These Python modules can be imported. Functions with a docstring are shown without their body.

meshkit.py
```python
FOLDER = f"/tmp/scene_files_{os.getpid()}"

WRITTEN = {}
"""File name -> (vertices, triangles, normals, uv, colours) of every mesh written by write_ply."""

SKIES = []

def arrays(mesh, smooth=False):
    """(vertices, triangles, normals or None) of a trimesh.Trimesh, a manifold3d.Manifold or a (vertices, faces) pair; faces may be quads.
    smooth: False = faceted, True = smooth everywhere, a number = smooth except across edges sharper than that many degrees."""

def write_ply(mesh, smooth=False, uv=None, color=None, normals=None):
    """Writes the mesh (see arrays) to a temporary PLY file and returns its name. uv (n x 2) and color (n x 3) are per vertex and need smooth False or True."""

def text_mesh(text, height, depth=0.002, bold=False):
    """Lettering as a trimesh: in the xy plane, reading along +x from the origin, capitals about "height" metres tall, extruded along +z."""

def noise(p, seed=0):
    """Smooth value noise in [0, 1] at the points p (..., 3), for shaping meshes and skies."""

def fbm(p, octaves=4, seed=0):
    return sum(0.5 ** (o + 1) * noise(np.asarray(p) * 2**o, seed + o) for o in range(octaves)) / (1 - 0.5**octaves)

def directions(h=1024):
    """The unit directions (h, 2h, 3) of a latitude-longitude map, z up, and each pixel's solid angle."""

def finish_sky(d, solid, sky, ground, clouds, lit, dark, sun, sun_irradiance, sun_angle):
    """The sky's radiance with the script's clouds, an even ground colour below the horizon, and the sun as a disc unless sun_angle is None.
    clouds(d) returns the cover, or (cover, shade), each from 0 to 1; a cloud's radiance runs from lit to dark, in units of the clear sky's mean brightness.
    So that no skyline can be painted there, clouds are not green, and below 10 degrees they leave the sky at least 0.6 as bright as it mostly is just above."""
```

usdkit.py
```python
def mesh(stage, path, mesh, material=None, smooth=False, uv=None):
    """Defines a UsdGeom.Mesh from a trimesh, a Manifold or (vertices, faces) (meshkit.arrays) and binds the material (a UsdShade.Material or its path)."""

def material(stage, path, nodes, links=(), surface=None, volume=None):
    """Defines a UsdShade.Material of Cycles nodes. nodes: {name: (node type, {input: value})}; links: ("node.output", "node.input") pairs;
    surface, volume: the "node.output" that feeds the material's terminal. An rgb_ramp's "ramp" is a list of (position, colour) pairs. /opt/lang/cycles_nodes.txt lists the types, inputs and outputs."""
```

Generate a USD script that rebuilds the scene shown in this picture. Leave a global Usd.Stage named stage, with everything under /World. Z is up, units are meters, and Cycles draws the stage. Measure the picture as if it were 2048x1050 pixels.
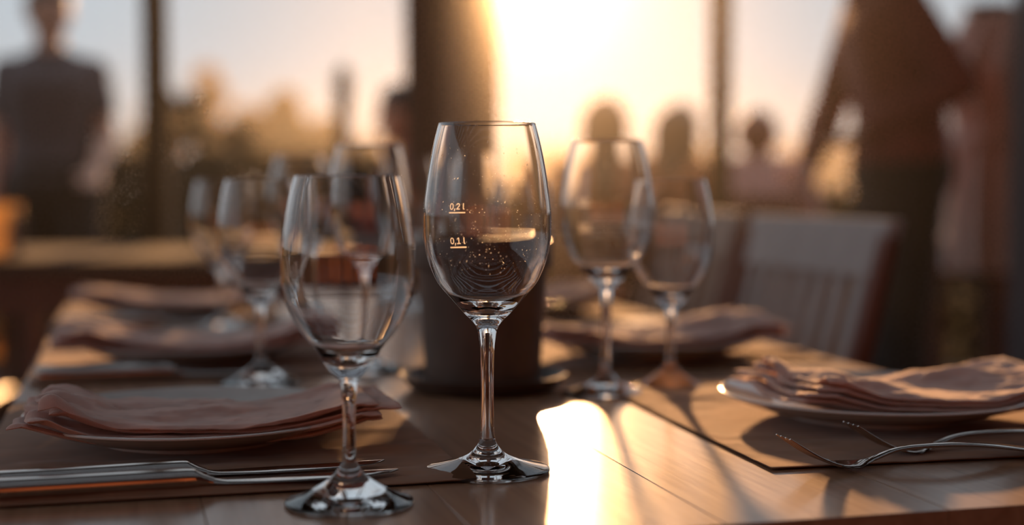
import math, random
import numpy as np
import trimesh
import manifold3d as m3
import meshkit, usdkit
from scipy.interpolate import PchipInterpolator, CubicSpline
from pxr import Usd, UsdGeom, UsdLux, UsdShade, Gf, Vt, Sdf

rng = np.random.default_rng(7)
random.seed(7)
stage = Usd.Stage.CreateInMemory()
UsdGeom.SetStageUpAxis(stage, "Z")
UsdGeom.SetStageMetersPerUnit(stage, 1.0)
W = UsdGeom.Xform.Define(stage, "/World")
UsdGeom.Scope.Define(stage, "/World/Looks")

# ------------------------------------------------------------------ camera
cam = UsdGeom.Camera.Define(stage, "/World/camera")
cam.AddTranslateOp().Set(Gf.Vec3d(0, 0, 0.932))
cam.AddRotateXOp().Set(90 - 3.1)
cam.CreateFocalLengthAttr(50.0)
cam.CreateHorizontalApertureAttr(36.0)
cam.CreateVerticalApertureAttr(36.0 * 1050 / 2048)
cam.CreateFStopAttr(2.3)
cam.CreateFocusDistanceAttr(0.905)
cam.CreateClippingRangeAttr(Gf.Vec2f(0.05, 5000))
cam.CreateExposureAttr(0.0)

# ------------------------------------------------------------------ sky and sun
SUN_EL, SUN_AZ = 9.0, 0.9            # degrees; azimuth to the right of +y
_se, _sa = math.radians(SUN_EL), math.radians(SUN_AZ)
sun_dir = (math.sin(_sa) * math.cos(_se), math.cos(_sa) * math.cos(_se), math.sin(_se))
sky_mat = usdkit.material(stage, "/World/Looks/sky", {
    "tc": ("texture_coordinate", {}),
    "sep": ("separate_xyz", {}),
    "cool": ("rgb_ramp", {"ramp": [(0.0, (0.10, 0.08, 0.07)), (0.49, (0.14, 0.11, 0.09)), (0.502, (0.50, 0.49, 0.49)), (0.53, (0.48, 0.51, 0.54)),
                                   (0.56, (0.49, 0.54, 0.59)), (0.64, (0.48, 0.54, 0.60)), (0.80, (0.46, 0.53, 0.61)), (1.0, (0.44, 0.52, 0.61))]}),
    "warm": ("rgb_ramp", {"ramp": [(0.0, (0.10, 0.07, 0.05)), (0.49, (0.16, 0.11, 0.07)), (0.502, (0.48, 0.44, 0.39)), (0.52, (0.44, 0.49, 0.51)),
                                   (0.545, (0.42, 0.52, 0.59)), (0.64, (0.45, 0.54, 0.61)), (0.80, (0.46, 0.53, 0.61)), (1.0, (0.44, 0.52, 0.61))]}),
    "dot": ("normal", {"direction": sun_dir}),
    "near": ("map_range", {"range_type": "smoothstep", "from_min": 0.86, "from_max": 0.985, "to_min": 0.0, "to_max": 1.0, "clamp": True}),
    "half": ("math", {"math_type": "multiply_add", "value2": 0.5, "value3": 0.5}),
    "both": ("mix", {"mix_type": "mix"}),
    "noi": ("noise_texture", {"scale": 3.0, "detail": 3.0}),
    "cl": ("map_range", {"from_min": 0.35, "from_max": 0.75, "to_min": 0.95, "to_max": 1.05, "clamp": True}),
    "mul": ("mix", {"mix_type": "multiply", "fac": 1.0}),
    "bg": ("background_shader", {"strength": 1.0}),
}, [("tc.generated", "sep.vector"), ("sep.z", "half.value1"), ("half.value", "cool.fac"), ("half.value", "warm.fac"), ("tc.generated", "noi.vector"), ("noi.fac", "cl.value"),
    ("tc.generated", "dot.normal"), ("dot.dot", "near.value"), ("near.result", "both.fac"), ("cool.color", "both.color1"), ("warm.color", "both.color2"),
    ("both.color", "mul.color1"), ("cl.result", "mul.color2"), ("mul.color", "bg.color")], surface="bg.background")
dome = UsdLux.DomeLight.Define(stage, "/World/sky")
dome.CreateIntensityAttr(1.0)
UsdShade.MaterialBindingAPI.Apply(dome.GetPrim()).Bind(sky_mat)
sun = UsdLux.DistantLight.Define(stage, "/World/sun")
sun.AddRotateZOp().Set(-SUN_AZ)
sun.AddRotateXOp().Set(-(90 - SUN_EL))
sun.CreateAngleAttr(1.8)
sun.CreateIntensityAttr(2.1)
sun.CreateNormalizeAttr(True)
sun.CreateColorAttr(Gf.Vec3f(1.0, 0.51, 0.205))

# ------------------------------------------------------------------ helpers
used = {}
def numbered(path):
    k = used.get(path, 0)
    used[path] = k + 1
    return path if k == 0 else f"{path}_{k:03d}"

def thing(name, label=None, cat=None, loc=(0, 0, 0), rotz=0.0, group=None, kind=None):
    x = UsdGeom.Xform.Define(stage, numbered("/World/" + name))
    x.AddTranslateOp().Set(Gf.Vec3d(*map(float, loc)))
    x.AddRotateZOp().Set(float(rotz))
    return tag(x.GetPrim(), label, cat, group, kind)

def tag(p, label=None, cat=None, group=None, kind=None):
    for k, v in (("label", label), ("category", cat), ("group", group), ("kind", kind)):
        if v:
            p.SetCustomDataByKey(k, v)
    return p

def part(parent, name, mesh, mat, smooth=30, label=None, normals=None):
    base = str(parent.GetPath()) if parent else "/World"
    m = usdkit.mesh(stage, numbered(base + "/" + name), mesh, mat, smooth=False if normals is not None else smooth)
    if normals is not None:
        m.CreateNormalsAttr(Vt.Vec3fArray.FromNumpy(np.asarray(normals, np.float32)))
        m.SetNormalsInterpolation("vertex")
    if label:
        m.GetPrim().SetCustomDataByKey("label", label)
    return m.GetPrim()

def copy_of(src, name, label, loc, rotz=0.0, group=None):
    c = thing(name, None, None, loc, rotz)
    c.GetReferences().AddInternalReference(src.GetPath())
    c.SetInstanceable(True)
    return tag(c, label, src.GetCustomDataByKey("category"), group or src.GetCustomDataByKey("group"))

def box(cx, cy, cz, sx, sy, sz, bev=0.0):
    if bev <= 0:
        m = trimesh.creation.box((sx, sy, sz))
        m.apply_translation((cx, cy, cz))
        return m
    h = [m3.Manifold.cube([sx - (2 * bev if k != 0 else 0), sy - (2 * bev if k != 1 else 0), sz - (2 * bev if k != 2 else 0)], True) for k in range(3)]
    return man(m3.Manifold.batch_hull(h).translate([cx, cy, cz]))

def man(mf):
    a = mf.to_mesh()
    return trimesh.Trimesh(np.array(a.vert_properties[:, :3]), np.array(a.tri_verts), process=False)

def hull_spheres(pts, seg=16):
    return m3.Manifold.batch_hull([m3.Manifold.sphere(r, seg).translate([float(x), float(y), float(z)]) for (x, y, z, r) in pts])

def bar(a, b, ra, rb=None, seg=12):
    return hull_spheres([(*a, ra), (*b, rb if rb else ra)], seg)

def cat(*ms):
    return trimesh.util.concatenate(list(ms))

def lathe(profile, seg=72, cap=False):
    """(r, z) points to a surface of revolution with normals to the left of travel turned outwards by the profile itself."""
    p = np.asarray(profile, float)
    t = np.gradient(p, axis=0)
    nr, nz = t[:, 1], -t[:, 0]
    ln = np.hypot(nr, nz) + 1e-12
    nr, nz = nr / ln, nz / ln
    a = np.arange(seg) * 2 * np.pi / seg
    v = np.stack([p[:, None, 0] * np.cos(a), p[:, None, 0] * np.sin(a), np.repeat(p[:, 1:2], seg, 1)], -1).reshape(-1, 3)
    nn = np.stack([nr[:, None] * np.cos(a), nr[:, None] * np.sin(a), np.repeat(nz[:, None], seg, 1)], -1).reshape(-1, 3)
    i, j = np.meshgrid(np.arange(len(p) - 1), np.arange(seg), indexing="ij")
    q = np.stack([i * seg + j, i * seg + (j + 1) % seg, (i + 1) * seg + (j + 1) % seg, (i + 1) * seg + j], -1).reshape(-1, 4)
    f = np.vstack([q[:, [0, 1, 2]], q[:, [0, 2, 3]]])
    return v, f, nn

def lathe_mesh(profile, seg=64):
    v, f, _ = lathe(profile, seg)
    m = trimesh.Trimesh(v, f, process=True)
    m.update_faces(m.nondegenerate_faces())
    return m

def spline(pts, n):
    p = np.asarray(pts, float)
    s = np.concatenate([[0], np.cumsum(np.linalg.norm(np.diff(p, axis=0), axis=1))])
    return np.stack([PchipInterpolator(s, p[:, k])(np.linspace(0, s[-1], n)) for k in range(p.shape[1])], 1)

# ------------------------------------------------------------------ materials
def mat(name, nodes, links, surface):
    return usdkit.material(stage, "/World/Looks/" + name, nodes, links, surface=surface)

def plain(name, color, rough=0.6, var=0.15, scale=20.0, bump=0.0, bscale=None, **kw):
    c = np.array(color)
    nodes = {"tc": ("texture_coordinate", {}), "n": ("noise_texture", {"scale": scale, "detail": 4.0}),
             "r": ("rgb_ramp", {"ramp": [(0.25, tuple(c * (1 - var))), (0.75, tuple(np.minimum(c * (1 + var), 1)))]}),
             "p": ("principled_bsdf", {"roughness": rough, **kw})}
    links = [("tc.object", "n.vector"), ("n.fac", "r.fac"), ("r.color", "p.base_color")]
    if bump:
        nodes["n2"] = ("noise_texture", {"scale": bscale or scale * 6, "detail": 4.0})
        nodes["b"] = ("bump", {"strength": bump, "distance": 0.002})
        links += [("tc.object", "n2.vector"), ("n2.fac", "b.height"), ("b.normal", "p.normal")]
    return mat(name, nodes, links, "p.BSDF")

def wood(name, dark, light, rough=(0.3, 0.45), along="y", grain=1.0, bump=0.25, coat=0.0, spec=0.5, coat_ior=1.5, coat_r=0.12):
    sc = {"y": (60 * grain, 2.5 * grain, 60 * grain), "x": (2.5 * grain, 60 * grain, 60 * grain), "z": (60 * grain, 60 * grain, 2.5 * grain)}[along]
    fine = tuple(4.0 * s for s in sc)
    return mat(name, {
        "tc": ("texture_coordinate", {}), "oi": ("geometry", {}),
        "off": ("mapping", {"scale": sc}),
        "mf": ("mapping", {"scale": fine}),
        "n": ("noise_texture", {"scale": 1.0, "detail": 5.0, "roughness": 0.6, "distortion": 0.6}),
        "nf": ("noise_texture", {"scale": 1.0, "detail": 3.0, "roughness": 0.6}),
        "r": ("rgb_ramp", {"ramp": [(0.25, dark), (0.55, tuple((np.array(dark) + light) / 2)), (0.8, light)]}),
        "rf": ("map_range", {"from_min": 0.2, "from_max": 0.8, "to_min": rough[0], "to_max": rough[1], "clamp": True}),
        "rnd": ("map_range", {"from_min": 0.0, "from_max": 1.0, "to_min": 0.82, "to_max": 1.15}),
        "mul": ("mix", {"mix_type": "multiply", "fac": 1.0}),
        "b": ("bump", {"strength": bump, "distance": 0.0006}),
        "p": ("principled_bsdf", {"specular_ior_level": spec, "coat_weight": coat, "coat_roughness": coat_r, "coat_ior": coat_ior}),
    }, [("tc.object", "off.vector"), ("tc.object", "mf.vector"), ("off.vector", "n.vector"), ("mf.vector", "nf.vector"), ("n.fac", "r.fac"),
        ("oi.random_per_island", "rnd.value"), ("r.color", "mul.color1"), ("rnd.result", "mul.color2"), ("mul.color", "p.base_color"),
        ("nf.fac", "rf.value"), ("rf.result", "p.roughness"), ("nf.fac", "b.height"), ("b.normal", "p.normal")], "p.BSDF")

M = {}
M["glass"] = mat("wine_glass_crystal", {"g": ("glass_bsdf", {"color": (1, 1, 1), "roughness": 0.0, "IOR": 1.5})}, [], "g.BSDF")
M["mark"] = mat("white_enamel_print", {"d": ("diffuse_bsdf", {"color": (0.95, 0.92, 0.88)}), "t": ("translucent_bsdf", {"color": (0.95, 0.92, 0.88)}), "m": ("mix_closure", {"fac": 0.75})},
                [("d.BSDF", "m.closure1"), ("t.BSDF", "m.closure2")], "m.closure")
M["table"] = wood("oiled_table_oak", (0.26, 0.112, 0.052), (0.45, 0.23, 0.125), rough=(0.70, 0.85), bump=0.3, coat=0.65, spec=0.2, coat_ior=1.9, coat_r=0.16)
M["tableend"] = wood("oiled_table_frame", (0.10, 0.055, 0.03), (0.20, 0.12, 0.065), along="x", rough=(0.35, 0.5))
M["chairwood"] = wood("chair_beech", (0.20, 0.10, 0.055), (0.34, 0.19, 0.11), along="z", rough=(0.3, 0.45), grain=0.7)
M["greywood"] = wood("weathered_slat_wood", (0.30, 0.25, 0.23), (0.46, 0.40, 0.38), along="z", rough=(0.35, 0.5), grain=0.7)
M["redwood"] = wood("red_stained_wood", (0.12, 0.03, 0.015), (0.20, 0.055, 0.025), along="z", rough=(0.4, 0.55), grain=0.7)
M["darkwood"] = wood("dark_roof_wood", (0.07, 0.028, 0.016), (0.13, 0.055, 0.034), along="x", rough=(0.5, 0.7), grain=0.2)
M["pillar"] = wood("column_timber", (0.28, 0.17, 0.085), (0.42, 0.27, 0.14), along="z", rough=(0.5, 0.7), grain=0.25)
M["pillar2"] = wood("column_lit_side", (0.52, 0.36, 0.24), (0.64, 0.46, 0.32), along="z", rough=(0.5, 0.65), grain=0.25)  # paler tone stands in for light on the column's right side
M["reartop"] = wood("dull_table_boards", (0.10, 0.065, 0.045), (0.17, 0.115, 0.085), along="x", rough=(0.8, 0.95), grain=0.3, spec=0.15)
M["floor"] = wood("terrace_boards", (0.05, 0.032, 0.024), (0.10, 0.065, 0.048), along="y", rough=(0.45, 0.6), grain=0.15)
M["steel"] = mat("cutlery_steel", {"tc": ("texture_coordinate", {}), "n": ("noise_texture", {"scale": 60.0, "detail": 3.0}),
                 "r": ("map_range", {"from_min": 0.3, "from_max": 0.7, "to_min": 0.05, "to_max": 0.11, "clamp": True}),
                 "p": ("principled_bsdf", {"metallic": 1.0, "base_color": (0.52, 0.46, 0.42)})},
                 [("tc.object", "n.vector"), ("n.fac", "r.value"), ("r.result", "p.roughness")], "p.BSDF")
M["ceramic"] = plain("glazed_stoneware", (0.55, 0.50, 0.46), rough=0.14, var=0.08, scale=40)
M["pot"] = plain("dark_clay", (0.085, 0.05, 0.035), rough=0.5, var=0.3, scale=30, bump=0.2)
M["soil"] = plain("potting_soil", (0.03, 0.02, 0.015), rough=0.95, var=0.4, scale=120)
M["iron"] = plain("dark_iron", (0.014, 0.010, 0.008), rough=0.85, var=0.2, scale=15, specular_ior_level=0.1)
M["slate"] = plain("slate_paint", (0.10, 0.10, 0.115), rough=0.7, var=0.1, scale=6)
M["plaster"] = plain("dark_plaster", (0.16, 0.06, 0.04), rough=0.9, var=0.15, scale=4)
M["glowcanvas"] = mat("sunlit_glow_canvas", {"tc": ("texture_coordinate", {}), "n": ("noise_texture", {"scale": 180.0, "detail": 3.0}), "r": ("rgb_ramp", {"ramp": [(0.3, (0.72, 0.52, 0.27)), (0.7, (0.86, 0.64, 0.36))]}),
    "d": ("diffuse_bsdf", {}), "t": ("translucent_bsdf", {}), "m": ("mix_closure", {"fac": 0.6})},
    [("tc.object", "n.vector"), ("n.fac", "r.fac"), ("r.color", "d.color"), ("r.color", "t.color"), ("d.BSDF", "m.closure1"), ("t.BSDF", "m.closure2")], "m.closure")  # gold translucent colour stands in for sunlight on a chair back
M["canvas"] = plain("greige_canvas", (0.60, 0.50, 0.46), rough=0.9, var=0.1, scale=25, bump=0.2, bscale=300)
M["skin"] = plain("skin", (0.52, 0.30, 0.21), rough=0.5, var=0.06, scale=20, subsurface_weight=0.1, subsurface_scale=0.01)
M["hairdark"] = plain("dark_brown_hair", (0.045, 0.027, 0.016), rough=0.5, var=0.3, scale=60)
M["hairred"] = plain("auburn_hair", (0.16, 0.05, 0.025), rough=0.5, var=0.3, scale=60)
M["eye"] = plain("eye", (0.12, 0.08, 0.06), rough=0.15, var=0.1, scale=60)
M["shirtgrey"] = plain("grey_shirt_cotton", (0.085, 0.072, 0.080), rough=0.9, var=0.12, scale=25, bump=0.2, bscale=400)
M["shirtrust"] = plain("rust_red_shirt_cotton", (0.20, 0.042, 0.030), rough=0.9, var=0.12, scale=25, bump=0.2, bscale=400)
M["shirtorange"] = plain("burnt_orange_knit", (0.42, 0.17, 0.07), rough=0.9, var=0.12, scale=25, bump=0.2, bscale=400)
M["shirtpink"] = plain("dusty_pink_blouse", (0.42, 0.24, 0.21), rough=0.9, var=0.12, scale=25, bump=0.2, bscale=400)
M["trousers"] = plain("black_trouser_twill", (0.018, 0.014, 0.013), rough=0.9, var=0.2, scale=25)
M["shoe"] = plain("black_shoe_leather", (0.015, 0.012, 0.011), rough=0.4, var=0.1, scale=25)
M["ground"] = plain("dry_grass_ground", (0.16, 0.10, 0.045), rough=1.0, var=0.35, scale=1.5, specular_ior_level=0.0)
M["bark"] = plain("bark", (0.08, 0.055, 0.035), rough=0.95, var=0.3, scale=12, bump=0.5)
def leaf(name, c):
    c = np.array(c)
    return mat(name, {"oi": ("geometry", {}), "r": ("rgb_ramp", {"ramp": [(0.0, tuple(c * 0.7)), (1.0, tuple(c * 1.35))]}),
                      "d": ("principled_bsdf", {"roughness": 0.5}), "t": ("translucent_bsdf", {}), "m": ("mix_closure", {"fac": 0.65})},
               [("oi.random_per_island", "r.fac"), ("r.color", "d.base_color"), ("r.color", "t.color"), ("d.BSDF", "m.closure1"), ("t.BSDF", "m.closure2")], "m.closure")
M["leaf"] = leaf("haze_tinted_leaf", (0.74, 0.46, 0.17))  # orange of the sunlit haze put into the leaf colour
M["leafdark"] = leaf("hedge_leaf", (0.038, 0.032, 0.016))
def cloth(name, color, weave=2600.0):
    c = np.array(color)
    return mat(name, {
        "tc": ("texture_coordinate", {}), "w1": ("wave_texture", {"scale": weave / 6.28, "bands_direction": "x", "distortion": 0.6, "detail": 1.0}),
        "w2": ("wave_texture", {"scale": weave / 6.28, "bands_direction": "y", "distortion": 0.6, "detail": 1.0}),
        "n": ("noise_texture", {"scale": 35.0, "detail": 5.0}), "mx": ("math", {"math_type": "multiply"}),
        "r": ("rgb_ramp", {"ramp": [(0.3, tuple(c * 0.82)), (0.7, tuple(np.minimum(c * 1.15, 1)))]}),
        "b": ("bump", {"strength": 0.2, "distance": 0.0003}),
        "p": ("principled_bsdf", {"roughness": 0.9, "sheen_weight": 0.25, "sheen_roughness": 0.4, "specular_ior_level": 0.2}),
        "t": ("translucent_bsdf", {}), "m": ("mix_closure", {"fac": 0.12})},
        [("tc.object", "w1.vector"), ("tc.object", "w2.vector"), ("tc.object", "n.vector"), ("w1.fac", "mx.value1"), ("w2.fac", "mx.value2"), ("mx.value", "b.height"),
         ("n.fac", "r.fac"), ("r.color", "p.base_color"), ("b.normal", "p.normal"), ("r.color", "t.color"), ("p.BSDF", "m.closure1"), ("t.BSDF", "m.closure2")], "m.closure")
M["napkin"] = cloth("dusty_rose_linen", (0.76, 0.50, 0.42))
M["placemat"] = cloth("brown_paper_cloth", (0.34, 0.165, 0.09), weave=3000)

# ------------------------------------------------------------------ setting: terrace room
def struct(name, mesh, m, smooth=30):
    p = part(None, name, mesh, m, smooth)
    p.SetCustomDataByKey("kind", "structure")
    return p

floor = tag(UsdGeom.Xform.Define(stage, "/World/floor").GetPrim(), "dark timber boards of the terrace floor", None, None, "structure")
for k in range(26):
    part(floor, "plank", box(-4.0 + 0.31 * k, 2.1, -0.02, 0.302, 10.2, 0.04, 0.003), M["floor"])
struct("ceiling", cat(box(0, 3.45, 3.0, 9.0, 2.5, 0.1), *[box(0, -2.94 + 0.40 * k, 3.0, 9.0, 0.295, 0.05) for k in range(13)], box(-2.8, 0.6, 2.87, 0.12, 7.9, 0.14), box(2.8, 0.6, 2.87, 0.12, 7.9, 0.14)), M["darkwood"])  # unseen roof; slat gaps added and sized to let in overhead fill light
struct("wall_back", box(0, -3.1, 1.5, 9.0, 0.15, 3.0), M["plaster"])
struct("wall_right", box(3.6, 0.75, 1.5, 0.15, 7.6, 3.0), M["plaster"])
ground = tag(part(None, "ground", box(0, 150, -0.45, 600, 420, 0.1), M["ground"]), "dry open ground stretching to the hazy horizon", "ground", None, "structure")

# ------------------------------------------------------------------ dining table frame of reference
TH = 15.0
_a = math.radians(TH)
def tp(n, u, z=0.75):
    """A point of the dining table: n across it, u along it."""
    return (n * math.cos(_a) - u * math.sin(_a), n * math.sin(_a) + u * math.cos(_a), z)

T_N0, T_N1, T_U0, T_U1 = -0.098, 0.712, 0.700, 2.200
tc = ((T_N0 + T_N1) / 2, (T_U0 + T_U1) / 2)
tw, tl = T_N1 - T_N0, T_U1 - T_U0
table = thing("dining_table", "long brown oak dining table of boards laid with six places, nearest the camera", "table", tp(*tc, 0), TH)
nb = 6
bw = tw / nb
for k in range(nb):
    part(table, "tabletop_board", box(-tw / 2 + bw * (k + 0.5), 0, 0.735, bw - 0.0003, tl, 0.030, 0.0004), M["table"])
for s in (-1, 1):
    part(table, "apron", box(s * (tw / 2 - 0.07), 0, 0.675, 0.022, tl - 0.22, 0.09, 0.002), M["table"])
    part(table, "apron", box(0, s * (tl / 2 - 0.09), 0.675, tw - 0.16, 0.022, 0.09, 0.002), M["tableend"])
    for t in (-1, 1):
        part(table, "leg", man(hull_spheres([(s * (tw / 2 - 0.07) + dx, t * (tl / 2 - 0.09) + dy, 0.719, 0.001) for dx in (-.035, .035) for dy in (-.035, .035)]
             + [(s * (tw / 2 - 0.07) + dx, t * (tl / 2 - 0.09) + dy, 0.001, 0.001) for dx in (-.026, .026) for dy in (-.026, .026)], 6)), M["chairwood"])

# ------------------------------------------------------------------ wine glasses
def resample(pts, step):
    p = np.asarray(pts, float)
    s = np.concatenate([[0], np.cumsum(np.linalg.norm(np.diff(p, axis=0), axis=1))])
    n = max(4, int(s[-1] / step))
    return np.stack([np.interp(np.linspace(0, s[-1], n), s, p[:, k]) for k in (0, 1)], 1)

def glass_profiles(foot_r, top, stem, bowl, zin, wall):
    """Outlines of foot, stem and bowl as one continuous skin: base centre, up the outside, over the rim, down the inside.
    top: foot's upper face from the edge inwards; stem and bowl: (z, r) going up."""
    e = 0.0011
    foot_bottom = [(0.0001, 0.0026), (foot_r * 0.35, 0.0022), (foot_r * 0.8, 0.0006), (foot_r - 2 * e, 0.0004)]
    edge = [(foot_r - e + e * math.sin(t), 0.0004 + e - e * math.cos(t)) for t in np.linspace(0.15, math.pi - 0.5, 10)]
    outer_z = np.array([z for z, r in top + stem + bowl]); outer_r = np.array([r for z, r in top + stem + bowl])
    s = np.concatenate([[0], np.cumsum(np.hypot(np.diff(outer_z), np.diff(outer_r)))])
    tt = np.linspace(0, s[-1], 260)
    oz, orr = PchipInterpolator(s, outer_z)(tt), PchipInterpolator(s, outer_r)(tt)
    outer = np.stack([orr, oz], 1)
    ztop = bowl[-1][0]
    # inside of the bowl
    bz = np.array([z for z, r in bowl]); br = np.array([r for z, r in bowl])
    ro = PchipInterpolator(bz, br)
    zi = np.linspace(ztop, zin + 0.012, 90)
    ri = ro(zi) - wall * (1 + 0.6 * np.clip((0.06 + zin - zi) / 0.06, 0, 1))
    r0, z0 = ri[-1], zi[-1]
    sl = (ri[-2] - ri[-1]) / (zi[-2] - zi[-1])
    th = np.linspace(0, 1, 26)[1:]
    # rounded bottom: quadratic bezier to the axis
    cx, cz = r0 - sl * (z0 - zin), zin
    bot = np.stack([(1 - th) ** 2 * r0 + 2 * th * (1 - th) * cx + th ** 2 * 0.0001, (1 - th) ** 2 * z0 + 2 * th * (1 - th) * cz + th ** 2 * zin], 1)
    w2 = (ro(ztop) - ri[0]) / 2
    rim = np.stack([ro(ztop) - w2 + w2 * np.cos(np.linspace(0, math.pi, 9)[1:-1]), ztop + w2 * np.sin(np.linspace(0, math.pi, 9)[1:-1])], 1)
    inner = np.stack([ri, zi], 1)
    lower = np.vstack([resample(foot_bottom, 0.0012), edge])
    prof = np.vstack([lower, outer[1:], rim, inner, bot])
    i1 = len(lower) + int(np.argmin(np.abs(oz - stem[0][0])))
    i2 = len(lower) + int(np.argmin(np.abs(oz - bowl[0][0])))
    return prof, i1, i2

def make_glass(name, label, group, foot_r, top, stem, bowl, zin, wall, marks, loc, rotz, seg=120):
    g = thing(name, label, "wine glass", loc, rotz, group)
    prof, i1, i2 = glass_profiles(foot_r, top, stem, bowl, zin, wall)
    v, f, nn = lathe(prof, seg)
    band = f.min(axis=1) // seg
    for nm, lo, hi in (("bowl", i2, len(prof)), ("stem", i1, i2), ("foot", 0, i1)):
        sel = f[(band >= lo) & (band < hi)]
        ids = np.unique(sel)
        back = np.full(len(v), -1); back[ids] = np.arange(len(ids))
        part(g, nm, (v[ids], back[sel]), M["glass"], normals=nn[ids])
    ro = PchipInterpolator([z for z, r in bowl], [r for z, r in bowl])
    for text, z, ang in marks:                      # printed fill lines wrapped onto the bowl's far wall
        tm = meshkit.text_mesh(text, 0.0040, 0.00012, bold=True)
        tm = tm.subdivide_to_size(0.0012)
        wt = np.ptp(tm.vertices[:, 0])
        ln = trimesh.creation.box((0.0125, 0.0010, 0.00012)).subdivide_to_size(0.0012)
        tm.apply_translation((-wt / 2 - tm.vertices[:, 0].min(), 0.0022, 0))
        both = cat(tm, ln)
        p = both.vertices
        zz = z + p[:, 1]
        rr = ro(zz) + 0.00008 + p[:, 2]
        aa = math.radians(ang) - p[:, 0] / ro(z)
        q = np.stack([rr * np.cos(aa), rr * np.sin(aa), zz], 1)
        part(g, "fill_mark", trimesh.Trimesh(q, both.faces[:, ::-1], process=False), M["mark"], smooth=False, label="white printed fill line reading " + text)
    return g, ro

BIG = dict(foot_r=0.0398, top=[(0.0026, 0.0392), (0.0045, 0.031), (0.0078, 0.0195), (0.0120, 0.0112)],
           stem=[(0.0205, 0.0052), (0.030, 0.0040), (0.055, 0.0040), (0.075, 0.0044), (0.086, 0.0054)],
           bowl=[(0.0925, 0.0070), (0.0965, 0.0100), (0.1010, 0.0145), (0.1097, 0.0222), (0.1227, 0.0325), (0.142, 0.0393), (0.1530, 0.0406), (0.1620, 0.0406), (0.182, 0.0385), (0.204, 0.0347), (0.2205, 0.0306)],
           zin=0.1045, wall=0.00115)
SMALL = dict(foot_r=0.0368, top=[(0.0026, 0.0362), (0.0050, 0.028), (0.0105, 0.0185), (0.0168, 0.0095)],
             stem=[(0.0240, 0.0047), (0.034, 0.0036), (0.045, 0.0035), (0.056, 0.0038), (0.064, 0.0043)],
             bowl=[(0.0715, 0.0056), (0.0745, 0.0085), (0.0790, 0.0128), (0.0893, 0.0190), (0.0980, 0.0262), (0.1085, 0.0323), (0.1185, 0.0361), (0.1310, 0.0378), (0.1435, 0.0378), (0.1635, 0.0353), (0.1870, 0.0302)],
             zin=0.0815, wall=0.00115)
ZT = 0.7501
MARKS = [("0,2 l", 0.1640, 121), ("0,1 l", 0.1410, 121)]
LG = "set wine glasses on the long oak table"
big, ro_big = make_glass("wine_glass", "tall wine glass with white fill lines in sharp focus at the picture's centre", LG, **BIG, marks=MARKS, loc=tp(0.2172, 0.8711, ZT), rotz=0)
small, ro_small = make_glass("small_wine_glass", "short wine glass in front, left of the sharp central glass", LG, **SMALL, marks=[], loc=tp(0.1186, 0.8018, ZT), rotz=0)
SP = 0.507
copy_of(big, "wine_glass", "tall wine glass behind the short front left glass, at the second left place", tp(0.2245, 0.871 + SP, ZT), 40)
copy_of(big, "wine_glass", "tall wine glass at the third left place, farthest on the left side", tp(0.215, 0.860 + 2 * SP, ZT), 80)
copy_of(big, "wine_glass", "tall wine glass with fill lines right of the central glass, by the dark pot", tp(0.399, 1.1717, ZT), -4)
copy_of(big, "wine_glass", "tall wine glass at the second right place behind the dark pot", tp(0.399, 1.1717 + SP, ZT), 30)
copy_of(big, "wine_glass", "tall wine glass at the farthest right place, beyond the dark pot", tp(0.40, 1.1717 + 1.75 * SP, ZT), 50)
copy_of(small, "small_wine_glass", "short wine glass at the second left place, beside its knives", tp(0.1133, 1.3132, ZT), 20)
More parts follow.
